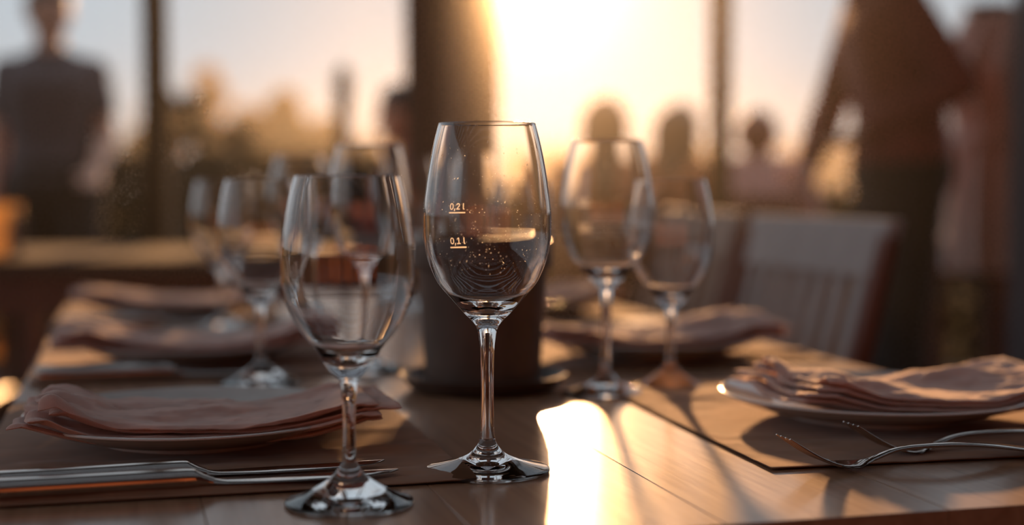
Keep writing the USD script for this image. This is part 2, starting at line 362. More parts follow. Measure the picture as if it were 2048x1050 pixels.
copy_of(small, "small_wine_glass", "short wine glass at the third left place, leftmost of all the glasses", tp(0.110, 0.800 + 2 * SP, ZT), 60)
copy_of(small, "small_wine_glass", "short wine glass rightmost in the picture, next to a tall glass", tp(0.4643, 1.1859, ZT), 33)
copy_of(small, "small_wine_glass", "short wine glass at the second right place, behind the tall ones", tp(0.466, 1.1859 + SP, ZT), 75)

# dust on the sharp glass, lit by the sun
dv, df = [], []
for k in range(650):
    z = 0.126 + 0.084 * rng.random()
    if rng.random() < 0.45:
        z = 0.128 + 0.045 * rng.random()
    an = rng.choice([1, -1]) * math.pi / 2 + rng.normal(0, 0.75) - 0.25
    r = float(ro_big(z)) + 0.00005
    s = 0.00010 + 0.00034 * rng.random() ** 3
    c = np.array([r * math.cos(an), r * math.sin(an), z]); tx = np.array([-math.sin(an), math.cos(an), 0]); tz = np.array([0, 0, 1.0]); nr = np.array([math.cos(an), math.sin(an), 0])
    ph = rng.random() * 6.28; el = 1 + 2.0 * rng.random() ** 4
    a1, a2 = (math.cos(ph) * tx + math.sin(ph) * tz) * s * el, (-math.sin(ph) * tx + math.cos(ph) * tz) * s
    b = len(dv) * 6
    dv.append(np.array([c + a1, c - a1, c + a2, c - a2, c + nr * s * 0.5, c - nr * s * 0.1]))
    for t in ((0, 2, 4), (2, 1, 4), (1, 3, 4), (3, 0, 4), (2, 0, 5), (1, 2, 5), (3, 1, 5), (0, 3, 5)):
        df.append([b + x for x in t])
dust = part(big, "dust_specks", (np.vstack(dv), np.array(df)), M["mark"], smooth=False, label="fine dust specks catching the sun")
dust.SetCustomDataByKey("kind", "stuff")

# ------------------------------------------------------------------ placemats
def make_placemat(seed, lift_edge=0.0):
    nx, ny = 60, 80
    x, y = np.meshgrid(np.linspace(-0.15, 0.15, nx), np.linspace(-0.2, 0.2, ny), indexing="ij")
    P = np.stack([x, y, np.zeros_like(x)], -1)
    z = 0.0012 + 0.012 * np.clip(meshkit.fbm(P * [9, 22, 1] + seed, 3, seed) - 0.50, 0, 1) * np.clip((np.hypot(x, y) - 0.075) / 0.03, 0, 1) + 0.0006 * meshkit.noise(P * 60, seed)
    edge = np.maximum(np.abs(x) / 0.15, np.abs(y) / 0.2)
    z = np.where(edge > 0.97, np.minimum(z, 0.0016 + 0.002 * np.clip(meshkit.noise(P * 14, seed + 5) - 0.5, 0, 1)), z)
    return slab(np.stack([x, y, z], -1), 0.0004, 0.0)

def slab(P, half, round_w):
    """A sheet (grid of middle points) as a closed slab of the given half thickness."""
    nx, ny = P.shape[:2]
    du, dv = np.gradient(P, axis=0), np.gradient(P, axis=1)
    N = np.cross(du, dv); N /= np.linalg.norm(N, axis=-1, keepdims=True) + 1e-12
    h = np.full((nx, ny), half)
    if round_w > 0:
        i, j = np.meshgrid(np.arange(nx), np.arange(ny), indexing="ij")
        d = np.minimum(np.minimum(i, nx - 1 - i), np.minimum(j, ny - 1 - j)) / round_w
        h = half * np.sqrt(np.clip(1 - (1 - np.clip(d, 0, 1)) ** 2, 0.02, 1))
    top, bot = P + N * h[..., None], P - N * h[..., None]
    idx = np.arange(nx * ny).reshape(nx, ny)
    q = np.stack([idx[:-1, :-1], idx[1:, :-1], idx[1:, 1:], idx[:-1, 1:]], -1).reshape(-1, 4)
    o = nx * ny
    ring = np.concatenate([idx[:, 0], idx[-1, 1:], idx[-2::-1, -1], idx[0, -2:0:-1]])
    r2 = np.roll(ring, -1)
    side = np.stack([ring, ring + o, r2 + o, r2], -1)
    return np.vstack([top.reshape(-1, 3), bot.reshape(-1, 3)]), np.vstack([q, q[:, ::-1] + o, side])

ML = ["brown placemat nearest on the left, under the plate beside the knives in front", "brown placemat at the second place on the left side", "brown placemat at the third place on the left side",
      "brown wrinkled placemat nearest on the right, under the two forks", "brown placemat at the second place on the right side", "brown placemat at the farthest place on the right side"]
MG = "brown placemats on the oak table"
for k, (nn_, uu, rz) in enumerate([(0.053, 1.040, 0), (0.056, 1.040 + SP, 0.8), (0.052, 1.035 + 2 * SP, -1.0), (0.550, 1.021, -2.0), (0.548, 1.021 + SP, 1.0), (0.553, 1.021 + 2 * SP, -0.5)]):
    o = thing("placemat", ML[k], "placemat", tp(nn_, uu, 0.7501), TH + rz, MG)
    part(o, "sheet", make_placemat(11 + k), M["placemat"], smooth=True)

# ------------------------------------------------------------------ plates and napkins
pl_prof = spline([(0.0001, 0.0060), (0.04, 0.0062), (0.075, 0.0085), (0.100, 0.0145), (0.1165, 0.0205)], 40)
pl_rim = [(0.1165 + 0.0013 + 0.0013 * math.cos(t), 0.0196 + 0.0010 * math.sin(t)) for t in np.linspace(2.4, -1.4, 10)]
pl_bot = spline([(0.1165, 0.0180), (0.100, 0.0112), (0.078, 0.0050), (0.066, 0.0030), (0.0655, 0.0003), (0.061, 0.0003), (0.060, 0.0030), (0.0001, 0.0030)], 50)
plate_mesh = lathe_mesh(np.vstack([pl_prof, pl_rim, pl_bot])[::-1], 96)
def plate_z(r):
    return np.interp(r, pl_prof[:, 0], pl_prof[:, 1])

def make_napkin(o, seed, L, Wd, sag, hump, layers=4, wave=0.0, crumple=0.0):
    """A linen napkin folded into layers: top sheet, folded middle leaves."""
    r = np.random.default_rng(seed)
    nx, ny = 110, 46
    t = 0.0016
    zlow = None
    for k in range(layers):
        Lk, Wk = L * (1 - 0.012 * r.random()), Wd * (1 - 0.02 * r.random())
        s, w = np.meshgrid(np.linspace(-1, 1, nx), np.linspace(-1, 1, ny), indexing="ij")
        x = s * Lk / 2 + (0.004 * r.normal() if k else 0)
        y = w * Wk / 2 + 0.0025 * r.normal() + 0.004 * np.sin(s * 2.2 + seed)
        P = np.stack([x, y, np.zeros_like(x)], -1)
        base = 0.0120 + sag * (np.abs(s) ** 2.0) - 0.0015 * (w ** 2)
        base = np.maximum(base, np.where(np.hypot(x, y) < 0.116, plate_z(np.hypot(x, y)) + 0.0035, 0.0235))
        wr = (meshkit.fbm(P * [16, 34, 1] + seed, 4, seed) - 0.5)
        amp = 0.0022 + 0.0024 * k
        fold = 0.0
        for hx, hy, hw, ha in hump:
            fold = fold + ha * np.exp(-((s - hx) / hw) ** 2 - ((w - hy) / 0.75) ** 2)
        if crumple:                                  # the left end splays: pleats and lifted leaves
            x = x + np.exp(-((s + 1) / 0.25) ** 2) * (0.006 * (k - 1) - 0.008 * meshkit.noise(np.stack([w * 3, s * 0 + k, s * 0], -1), seed))
            P = np.stack([x, y, np.zeros_like(x)], -1)
            fold = fold + crumple * np.exp(-((s + 0.9) / 0.22) ** 2) * (0.5 + 0.5 * np.sin(9.0 * w + 1.7 * k + 3.0 * s)) + 0.35 * crumple * np.exp(-((s + 0.45) / 0.35) ** 2) * np.sin(6.0 * w - 5.0 * s + k)
        cr = wave * np.sin(5.0 * s + 2.2 * w + seed) * np.exp(-((w - 0.1) / 0.9) ** 2)
        z = base + k * (2 * t + 0.0004) + wr * amp * 1.6 + (fold + cr) * (0.35 + 0.65 * k / max(1, layers - 1)) + 0.0007 * (meshkit.noise(P * 130, seed + 3) - .5)
        if zlow is not None:
            z = np.maximum(z, zlow + 2 * t + 0.0002)
        zlow = z
        part(o, "folded_layer", slab(np.stack([x, y, z], -1), t, 2.2), M["napkin"], smooth=50)

PLATE_L = ["stoneware plate under the folded napkin nearest on the left", "stoneware plate at the second place on the left", "stoneware plate at the third place on the left",
           "stoneware plate with a shiny left rim nearest on the right, behind the forks", "stoneware plate at the second place on the right", "stoneware plate at the farthest place on the right"]
NAP_L = ["rose linen napkin folded on the nearest left plate, its layers fanned at the left end", "folded rose napkin on the second left plate, blurred", "folded rose napkin on the third left plate, far and blurred",
         "rumpled rose linen napkin on the nearest right plate, behind the two forks", "folded rose napkin on the second right plate, behind the right glasses", "folded rose napkin on the farthest right plate"]
PG, NG = "stoneware plates on the oak table", "folded rose napkins on the plates"
ZP = 0.7515
places = [(0.043, 1.035, 0), (0.060, 1.035 + SP - 0.03, 0), (0.055, 1.03 + 2 * SP, 0), (0.560, 0.997, 0), (0.535, 1.43, 0), (0.545, 1.96, 0)]
plate0 = None
for k, (nn_, uu, rz) in enumerate(places):
    if plate0 is None:
        plate0 = thing("plate", PLATE_L[k], "plate", tp(nn_, uu, ZP), TH, PG)
        part(plate0, "dish", plate_mesh, M["ceramic"], smooth=40)
    else:
        copy_of(plate0, "plate", PLATE_L[k], tp(nn_, uu, ZP), TH)
naps = [dict(seed=3, L=0.228, Wd=0.105, sag=0.008, hump=[(-0.74, 0.35, 0.17, 0.007), (-0.45, 0.8, 0.2, 0.004), (-0.93, -0.5, 0.10, 0.004)], crumple=0.007),
        dict(seed=8, L=0.275, Wd=0.120, sag=0.014, hump=[(-0.7, 0.2, 0.3, 0.010)]),
        dict(seed=9, L=0.265, Wd=0.120, sag=0.014, hump=[(-0.6, 0.2, 0.3, 0.008)]),
        dict(seed=5, L=0.235, Wd=0.135, sag=0.005, hump=[(-0.6, 0.3, 0.28, 0.005), (0.25, 0.55, 0.35, 0.003), (0.9, 0.4, 0.3, 0.002)], wave=0.0045, crumple=0.003),
        dict(seed=6, L=0.270, Wd=0.125, sag=0.010, hump=[(0.6, 0.3, 0.4, 0.010)]),
        dict(seed=12, L=0.265, Wd=0.125, sag=0.012, hump=[(0.4, 0.3, 0.4, 0.008)])]
nap_off = [(0.006, -0.035, 0.0), (0, -0.02, 0), (0, -0.01, 0), (0.030, -0.010, -2.0), (0.0, -0.005, 3.0), (0, 0, 0)]
for k, (nn_, uu, rz) in enumerate(places):
    dn, du, dr = nap_off[k]
    o = thing("napkin", NAP_L[k], "napkin", tp(nn_ + dn, uu + du, ZP), TH + dr, NG)
    make_napkin(o, **naps[k])

# ------------------------------------------------------------------ cutlery
def make_knife(name, label, loc, rotz):
    o = thing(name, label, "knife", loc, rotz, "table knives on the left places")
    # along +x: handle from -0.125 to 0, blade to 0.118; lies on its side
    def loft(stations, seg=20, power=2.6):
        rings = []
        for (x, y, z, wy, wz) in stations:
            a = np.arange(seg) * 2 * np.pi / seg
            c, s = np.cos(a), np.sin(a)
            rings.append(np.stack([np.full(seg, x), y + wy * np.sign(c) * np.abs(c) ** (2 / power), z + wz * np.sign(s) * np.abs(s) ** (2 / power)], 1))
        v = np.vstack(rings + [rings[0].mean(0, keepdims=True), rings[-1].mean(0, keepdims=True)])
        f = []
        n = len(stations)
        for i in range(n - 1):
            for j in range(seg):
                a, b = i * seg + j, i * seg + (j + 1) % seg
                f += [[a, b, b + seg], [a, b + seg, a + seg]]
        for j in range(seg):
            f += [[n * seg, (j + 1) % seg, j], [n * seg + 1, (n - 1) * seg + j, (n - 1) * seg + (j + 1) % seg]]
        return trimesh.Trimesh(v, f, process=False)
    st = spline([(-0.125, 0, 0.0062, 0.0005, 0.0005), (-0.1245, 0, 0.0062, 0.0065, 0.0048), (-0.118, 0, 0.0062, 0.0092, 0.0061), (-0.06, 0, 0.0062, 0.0086, 0.0060), (-0.018, 0, 0.0062, 0.0078, 0.0060),
                 (-0.006, 0, 0.0062, 0.0074, 0.0058), (-0.001, 0.0003, 0.0052, 0.0062, 0.0040), (0.006, 0.0005, 0.0036, 0.0052, 0.0026)], 44)
    part(o, "handle", loft(st), M["steel"], smooth=40)
    bl = spline([(0.004, 0.0005, 0.0036, 0.0052, 0.0024), (0.014, 0.0, 0.0034, 0.0068, 0.0012), (0.05, -0.0005, 0.0034, 0.0092, 0.0009), (0.09, 0.0, 0.0036, 0.0090, 0.0008),
                 (0.110, 0.002, 0.0038, 0.0058, 0.0007), (0.118, 0.0045, 0.0040, 0.0012, 0.0005)], 40)
    part(o, "blade", loft(bl, power=2.0), M["steel"], smooth=40)
    return o
kz = 0.7522
kn = make_knife("table_knife", "steel table knife nearest the camera on the left, pointing at the short glass", tp(0.0400, 0.8560, kz), TH + 1.0)
copy_of(kn, "table_knife", "steel table knife just behind the nearest knife on the left", tp(0.0370, 0.8830, kz), TH + 3.0)
copy_of(kn, "table_knife", "steel table knife nearer of the pair at the second left place", tp(0.0400, 0.856 + SP, kz), TH)
copy_of(kn, "table_knife", "steel table knife farther of the pair at the second left place", tp(0.0370, 0.881 + SP, kz), TH + 2)
copy_of(kn, "table_knife", "steel table knife nearer of the pair at the third left place", tp(0.0400, 0.86 + 2 * SP, kz), TH)
copy_of(kn, "table_knife", "steel table knife farther of the pair at the third left place", tp(0.0400, 0.885 + 2 * SP, kz), TH + 1)

def make_fork(name, label, loc, rotz):
    """Tines towards -x, handle towards +x, lying on its back."""
    o = thing(name, label, "fork", loc, rotz, "dinner forks on the right places")
    zc = CubicSpline([-0.045, -0.030, -0.012, 0.0, 0.014, 0.032, 0.055, 0.085, 0.120, 0.150], [0.0215, 0.0120, 0.0036, 0.0016, 0.0028, 0.0080, 0.0102, 0.0100, 0.0062, 0.0016])
    def strip(xs, half_w, y0, half_t):
        xs = np.asarray(xs, float)
        z = zc(xs); dz = zc(xs, 1)
        nx_, nz_ = -dz / np.hypot(1, dz), 1 / np.hypot(1, dz)
        seg = 14
        a = np.arange(seg) * 2 * np.pi / seg
        c, s = np.sign(np.cos(a)) * np.abs(np.cos(a)) ** 0.75, np.sign(np.sin(a)) * np.abs(np.sin(a)) ** 0.75
        v = np.vstack([np.stack([x + nx_[i] * half_t[i] * s, y0[i] + half_w[i] * c, z[i] + nz_[i] * half_t[i] * s], 1) for i, x in enumerate(xs)])
        n = len(xs)
        f = []
        for i in range(n - 1):
            for j in range(seg):
                p, q = i * seg + j, i * seg + (j + 1) % seg
                f += [[p, q, q + seg], [p, q + seg, p + seg]]
        v = np.vstack([v, v[:seg].mean(0), v[-seg:].mean(0)])
        for j in range(seg):
            f += [[n * seg, (j + 1) % seg, j], [n * seg + 1, (n - 1) * seg + j, (n - 1) * seg + (j + 1) % seg]]
        return trimesh.Trimesh(v, f, process=False)
    xs = np.linspace(-0.010, 0.018, 24)
    wv = np.interp(xs, [-0.010, -0.004, 0.004, 0.012, 0.018], [0.0118, 0.0122, 0.0112, 0.0062, 0.0040])
    part(o, "head", strip(xs, wv, 0 * xs, np.full(24, 0.0011)), M["steel"], smooth=40)
    xs = np.linspace(-0.045, -0.008, 22)
    for k in range(4):
        y0 = np.full(22, (k - 1.5) * 0.0062)
        part(o, "tine", strip(xs, np.interp(xs, [-0.045, -0.038, -0.008], [0.0006, 0.0013, 0.0019]), y0, np.interp(xs, [-0.045, -0.03, -0.008], [0.0005, 0.0009, 0.0011])), M["steel"], smooth=40)
    xs = np.linspace(0.0165, 0.150, 60)
    wv = np.interp(xs, [0.0165, 0.035, 0.06, 0.11, 0.138, 0.147, 0.150], [0.0042, 0.0028, 0.0036, 0.0075, 0.0098, 0.0070, 0.0015])
    part(o, "handle", strip(xs, wv, 0 * xs, np.interp(xs, [0.0165, 0.05, 0.15], [0.0011, 0.0015, 0.0012])), M["steel"], smooth=40)
    return o
fz = 0.7522
fk = make_fork("fork", "steel dinner fork in front on the right, its tines raised over the placemat's edge", tp(0.4405, 0.8165, fz), TH + 1.5)
copy_of(fk, "fork", "steel dinner fork just behind the front fork on the right", tp(0.5055, 0.8500, fz), TH + 2.0)
copy_of(fk, "fork", "steel fork nearer of the pair at the second right place", tp(0.455, 0.828 + SP, fz), TH)
copy_of(fk, "fork", "steel fork farther of the pair at the second right place", tp(0.470, 0.853 + SP, fz), TH + 1)
copy_of(fk, "fork", "steel fork nearer of the pair at the farthest right place", tp(0.455, 0.83 + 2 * SP, fz), TH)
copy_of(fk, "fork", "steel fork farther of the pair at the farthest right place", tp(0.470, 0.855 + 2 * SP, fz), TH + 1)

# ------------------------------------------------------------------ pot and saucer in the middle of the table
potx = tp(0.3035, 1.234, 0)
sau = thing("saucer", "round dark clay saucer under the pot in the middle of the table", "saucer", (potx[0], potx[1], 0.7501), 0)
part(sau, "dish", lathe_mesh([(0.0001, 0.0), (0.060, 0.0), (0.066, 0.003), (0.0745, 0.013), (0.0755, 0.0142), (0.0740, 0.0145), (0.0715, 0.013), (0.064, 0.0055), (0.0001, 0.0045)], 64), M["pot"], smooth=35)
pot = thing("plant_pot", "dark brown clay pot on a saucer behind the central glass", "pot", (potx[0], potx[1], 0.7548), 0)
part(pot, "body", lathe_mesh([(0.0001, 0.0), (0.049, 0.0), (0.0515, 0.002), (0.0580, 0.112), (0.0585, 0.114), (0.0545, 0.114), (0.0540, 0.112), (0.050, 0.012), (0.0001, 0.010)], 72), M["pot"], smooth=35)
part(pot, "rim", lathe_mesh([(0.0560, 0.104), (0.0610, 0.104), (0.0622, 0.106), (0.0622, 0.126), (0.0605, 0.1285), (0.0560, 0.1285), (0.0545, 0.126), (0.0545, 0.106), (0.0560, 0.104)], 72), M["pot"], smooth=35)
part(pot, "soil", lathe_mesh([(0.0001, 0.100), (0.030, 0.102), (0.0535, 0.099), (0.052, 0.09), (0.0001, 0.09)], 40), M["soil"])

# ------------------------------------------------------------------ posts and column at the open front of the terrace
col = thing("column", "thick timber column with its lit right side painted paler, left of the sunset glow behind the central glass", "column", (-0.176, 4.34, 0.0))
part(col, "post", box(0, 0, 1.47, 0.281, 0.26, 2.94, 0.006), M["pillar"])
part(col, "lit_side_board", box(0.057, -0.1435, 1.47, 0.165, 0.026, 2.94, 0.004), M["pillar2"], label="added upright board, paler to show the lit right side of the column")  # added board; its paler colour paints the lit right side
part(col, "base_plate", box(0, 0, 0.06, 0.33, 0.31, 0.12, 0.006), M["pillar"])
def post(label, x, y, w, m="iron"):
    o = thing("post", label, "post", (x, y, 0), 0, None)
    part(o, "shaft", box(0, 0, 1.46, w, w, 2.92, 0.004), M[m])
    part(o, "foot_plate", box(0, 0, 0.006, w + 0.08, w + 0.08, 0.012, 0.002), M[m])
    part(o, "cap_plate", box(0, 0, 2.928, w + 0.06, w + 0.06, 0.012, 0.002), M[m])
    return o
post("slim dark metal post on the left, beside the standing person", -1.047, 4.2, 0.066)
post("slim dark metal post right of the sunset glow, above the seated guests", 0.612, 4.2, 0.060)
post("wide slate-painted post at the right edge of the picture", 1.335, 3.62, 0.10, "slate")

# ------------------------------------------------------------------ chairs
def make_chair(name, label, wood_m, loc, rotz, group=None, slats=7, back_m=None, post_m=None, panel=None):
    """Front towards -y; a slatted back leaning away from the seat."""
    o = thing(name, label, "chair", loc, rotz, group)
    bm = back_m or wood_m; pm = post_m or wood_m
    hw, sd, sh = 0.225, 0.21, 0.455
    part(o, "seat", box(0, 0, sh - 0.014, 2 * hw, 2 * sd, 0.028, 0.008), wood_m)
    lean = 0.115 / 0.45
    top = 0.888
    def back(x, z):
        return (x, sd - 0.015 + max(0, z - sh) * lean, z)
    for s in (-1, 1):
        part(o, "front_leg", man(bar((s * (hw - 0.03), -sd + 0.03, 0.016), (s * (hw - 0.03), -sd + 0.03, sh - 0.03), 0.016, 0.021, 10)), wood_m)
        part(o, "rear_post", man(m3.Manifold.batch_boolean([bar((s * (hw - 0.02), sd + 0.03, 0.017), back(s * (hw - 0.02), sh), 0.017, 0.021, 10), bar(back(s * (hw - 0.02), sh), back(s * (hw - 0.02), top - 0.03), 0.021, 0.015, 10)], m3.OpType.Add)), pm)
        part(o, "side_rail", box(s * (hw - 0.03), 0, sh - 0.06, 0.02, 2 * sd - 0.05, 0.05, 0.003), wood_m)
    def plank(x0, x1, z0, z1, th):
        pts = []
        for x in (x0, x1):
            for z in (z0, z1):
                b = back(x, z)
                pts += [(b[0], b[1] - th / 2, b[2], 0.003), (b[0], b[1] + th / 2, b[2], 0.003)]
        return man(hull_spheres(pts, 8))
    part(o, "top_rail", plank(-hw + 0.012, hw - 0.012, 0.812, 0.884, 0.018), bm)
    part(o, "lower_rail", plank(-hw + 0.02, hw - 0.02, 0.515, 0.545, 0.016), bm)
    if panel is not None:
        part(o, "added_canvas_back", plank(-hw + 0.03, hw - 0.03, 0.54, 0.80, 0.004), panel)
    n = 0 if panel is not None else slats
    for k in range(n):
        x = -hw + 0.06 + (2 * hw - 0.12) * k / (n - 1)
        part(o, "slat", plank(x - 0.0125, x + 0.0125, 0.54, 0.815, 0.008), bm)
    return o
cr = tp(0.665, 1.885, 0)
make_chair("chair", "pale slat-backed wooden chair at the right side of the oak table, before the server", M["chairwood"], cr, TH - 90, "slat-backed chairs", back_m=M["greywood"], post_m=M["redwood"])
c2 = tp(0.72, 2.47, 0)
make_chair("chair", "slat-backed wooden chair farther along the right side, left of the pale chair back", M["chairwood"], c2, TH - 92, "slat-backed chairs", post_m=M["redwood"])
make_chair("chair", "chair with an added golden canvas back standing in for sunlit wood, cut off by the picture's left edge", M["chairwood"], (-1.405, 3.2, 0), 5, None, back_m=M["glowcanvas"], panel=M["glowcanvas"])  # translucent canvas added so this back glows as if sunlit

# ------------------------------------------------------------------ rear tables
def make_table(label, cx, cy, wx, wy, rotz, m, planks=4):
    o = thing("rear_table", label, "table", (cx, cy, 0), rotz)
    b = wy / planks
    for k in range(planks):
        part(o, "tabletop_board", box(0, -wy / 2 + b * (k + .5), 0.745, wx, b - 0.002, 0.03, 0.003), m)
    for s in (-1, 1):
        part(o, "apron", box(0, s * (wy / 2 - 0.06), 0.68, wx - 0.16, 0.02, 0.10, 0.002), M["redwood"])
        for t in (-1, 1):
            part(o, "leg", box(t * (wx / 2 - 0.07), s * (wy / 2 - 0.06), 0.365, 0.06, 0.06, 0.73, 0.004), M["redwood"])
    return o
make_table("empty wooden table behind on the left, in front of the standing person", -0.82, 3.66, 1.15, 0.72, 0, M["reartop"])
make_table("wooden table where the background guests sit, right of the column", 0.95, 5.05, 1.5, 0.75, 4, M["chairwood"])

# ------------------------------------------------------------------ people
def rot2(v, a):
    return np.array([v[0] * math.cos(a) - v[1] * math.sin(a), v[0] * math.sin(a) + v[1] * math.cos(a), v[2]])

STAND = dict(pelvis=(0, 0, 0.96), belly=(0, 0.005, 1.11), chest=(0, 0, 1.30), neck=(0, 0.012, 1.455), head=(0, -0.012, 1.615),
             shL=(0.185, 0.005, 1.405), elL=(0.235, 0.03, 1.125), wrL=(0.245, -0.04, 0.875), shR=(-0.185, 0.005, 1.405), elR=(-0.235, 0.03, 1.125), wrR=(-0.245, -0.04, 0.875),
             hipL=(0.09, 0, 0.93), knL=(0.10, -0.015, 0.50), anL=(0.105, 0.03, 0.085), hipR=(-0.09, 0, 0.93), knR=(-0.10, -0.015, 0.50), anR=(-0.105, 0.03, 0.085))
SIT = dict(STAND, pelvis=(0, 0.02, 0.54), belly=(0, 0.03, 0.69), chest=(0, 0.01, 0.88), neck=(0, 0.0, 1.03), head=(0, -0.03, 1.185),
           shL=(0.175, 0.01, 0.985), elL=(0.23, -0.06, 0.73), wrL=(0.16, -0.29, 0.80), shR=(-0.175, 0.01, 0.985), elR=(-0.23, -0.06, 0.73), wrR=(-0.16, -0.29, 0.80),
           hipL=(0.09, 0, 0.52), knL=(0.12, -0.43, 0.50), anL=(0.12, -0.40, 0.085), hipR=(-0.09, 0, 0.52), knR=(-0.12, -0.43, 0.50), anR=(-0.12, -0.40, 0.085))

def make_person(label, loc, rotz, pose, shirt, hair, sleeves="long", hair_long=False, head_turn=0.0, head_tilt=0.0, girth=1.0, hairm="hairdark", group=None, scale=1.0):
    """Faces -y. One continuous body; clothes, hair and eyes are its parts."""
    o = thing("person", label, "person", loc, rotz, group)
    UsdGeom.Xformable(o).AddScaleOp().Set(Gf.Vec3f(scale))
    J = {k: np.array(v, float) for k, v in pose.items()}
    S = lambda p, r: (*p, r)
    def lr(c, dx, r, dy=0.0, dz=0.0):
        return [S(c + np.array([s * dx, dy, dz]), r) for s in (-1, 1)]
    g = girth
    def torso(e):
        return [hull_spheres(lr(J["chest"], 0.085 * g, 0.105 + e, 0, 0.02) + lr(J["belly"], 0.060 * g, 0.098 + e)),
                hull_spheres(lr(J["belly"], 0.060 * g, 0.098 + e) + lr(J["pelvis"], 0.070 * g, 0.112 + e)),
                hull_spheres([S(J["shL"] - [0.03, 0, 0.005], 0.058 + e), S(J["shR"] + [0.03, 0, -0.005], 0.058 + e)] + lr(J["chest"], 0.085 * g, 0.100 + e, 0, 0.02)),
                hull_spheres([S(J["shL"] - [0.06, 0, -0.012], 0.045 + e), S(J["shR"] + [0.06, 0, 0.012], 0.045 + e), S(J["neck"] + [0, 0, -0.015], 0.052 + e)])]
    def arm(s, e, lower=True, cut=1.0):
        a, b, c = J["sh" + s], J["el" + s], J["wr" + s]
        out = [hull_spheres([S(a, 0.052 + e), S(a + (b - a) * min(1, cut), (0.052 + (0.038 - 0.052) * min(1, cut)) + e)])]
        if lower:
            m = b + (c - b) * 0.3
            out += [hull_spheres([S(b, 0.038 + e), S(m, 0.040 + e)]), hull_spheres([S(m, 0.040 + e), S(c - (c - b) * (0.06 if e else 0), 0.025 + e)])]
        return out
    def leg(s, e, full=True):
        a, b, c = J["hip" + s], J["kn" + s], J["an" + s]
        m = b + (c - b) * 0.32
        return [hull_spheres([S(a, 0.092 + e), S(b, 0.056 + e)]), hull_spheres([S(b, 0.054 + e), S(m, 0.055 + e)]), hull_spheres([S(m, 0.055 + e), S(c, 0.038 + e)])]
    # head in its own frame: turned and tilted on the neck
    H = J["head"]
    ct, st_ = math.cos(head_turn), math.sin(head_turn)
    cp, sp = math.cos(head_tilt), math.sin(head_tilt)
    def hp(x, y, z):
        y2, z2 = y * cp - z * sp, y * sp + z * cp
        return H + np.array([x * ct - y2 * st_, x * st_ + y2 * ct, z2])
    hd = [hull_spheres([S(hp(0, 0.018, 0.030), 0.083), S(hp(0, -0.022, 0.036), 0.076), S(hp(0.012, -0.02, 0.0), 0.066), S(hp(-0.012, -0.02, 0.0), 0.066)]),
          hull_spheres([S(hp(0.022, -0.035, 0.0), 0.050), S(hp(-0.022, -0.035, 0.0), 0.050), S(hp(0.012, -0.060, -0.080), 0.024), S(hp(-0.012, -0.060, -0.080), 0.024), S(hp(0.035, -0.005, -0.060), 0.026), S(hp(-0.035, -0.005, -0.060), 0.026)]),
          hull_spheres([S(hp(0, -0.090, 0.018), 0.009), S(hp(0, -0.108, -0.020), 0.011), S(hp(0.011, -0.096, -0.024), 0.008), S(hp(-0.011, -0.096, -0.024), 0.008)]),
          hull_spheres([S(hp(0.02, -0.088, -0.050), 0.007), S(hp(-0.02, -0.088, -0.050), 0.007), S(hp(0, -0.093, -0.049), 0.009)]),
          hull_spheres([S(hp(0.036, -0.086, 0.024), 0.010), S(hp(-0.036, -0.086, 0.024), 0.010)])]
    for s in (-1, 1):
        hd.append(hull_spheres([S(hp(s * 0.083, 0.005, 0.012), 0.012), S(hp(s * 0.080, 0.0, -0.022), 0.009), S(hp(s * 0.088, 0.014, 0.016), 0.008)]))
    neck = [hull_spheres([S(J["neck"] + [0, 0, -0.03], 0.056), S(hp(0, 0.012, -0.060), 0.052)])]
    hands = []
    for s, sx in (("L", 1), ("R", -1)):
        w, d = J["wr" + s], J["wr" + s] - J["el" + s]
        d = d / np.linalg.norm(d)
        side = np.cross(d, [0, 0, 1.0]) if abs(d[2]) < 0.9 else np.array([0, -1.0, 0])
        side = side - d * (side @ d); side /= np.linalg.norm(side)
        inw = np.cross(side, d) * (1 if np.cross(side, d)[0] * sx < 0 else -1)
        hands.append(hull_spheres([S(w, 0.023), S(w + d * 0.085 + side * 0.030, 0.011), S(w + d * 0.088 - side * 0.030, 0.011), S(w + d * 0.03 + side * 0.028, 0.013), S(w + d * 0.03 - side * 0.026, 0.012)], 10))
        for k, (off, ln) in enumerate(((0.031, 0.068), (0.0105, 0.078), (-0.0105, 0.073), (-0.031, 0.056))):
            a = w + d * 0.082 + side * off
            b = a + (d + inw * 0.25 + side * off * 1.5) * ln * 0.5
            c = b + (d * 0.8 + inw * 0.6) * ln * 0.5
            hands += [bar(a, b, 0.0092, 0.0085, 8), bar(b, c, 0.0085, 0.0070, 8)]
        a = w + d * 0.025 + side * 0.026
        b = a + (d * 0.65 + side * 0.6 + inw * 0.3) * 0.040
        hands += [bar(a, b, 0.012, 0.0105, 8), bar(b, b + (d * 0.9 + side * 0.15 + inw * 0.3) * 0.032, 0.0105, 0.008, 8)]
    feet = [hull_spheres([S(J["an" + s], 0.036), S(J["an" + s] + [0, 0.03, -0.045], 0.036), S(J["an" + s] + [0, -0.16, -0.055], 0.026)], 12) for s in "LR"]
    U = lambda ms: m3.Manifold.batch_boolean(ms, m3.OpType.Add)
    def soft(mf, ln, it=8):
        t = man(mf.refine_to_length(ln))
        t.merge_vertices()
        trimesh.smoothing.filter_taubin(t, lamb=0.5, nu=0.52, iterations=it)
        return t
    part(o, "body", soft(U(torso(0) + arm("L", 0) + arm("R", 0) + leg("L", 0) + leg("R", 0) + hd + neck + hands + feet), 0.022, 5), M["skin"], smooth=60)
    e = 0.013
    low, cut = (True, 1.0) if sleeves == "long" else (False, 0.55)
    part(o, "shirt", soft(U(torso(e)[:4] + arm("L", e, low, cut) + arm("R", e, low, cut)), 0.03), M[shirt], smooth=60)
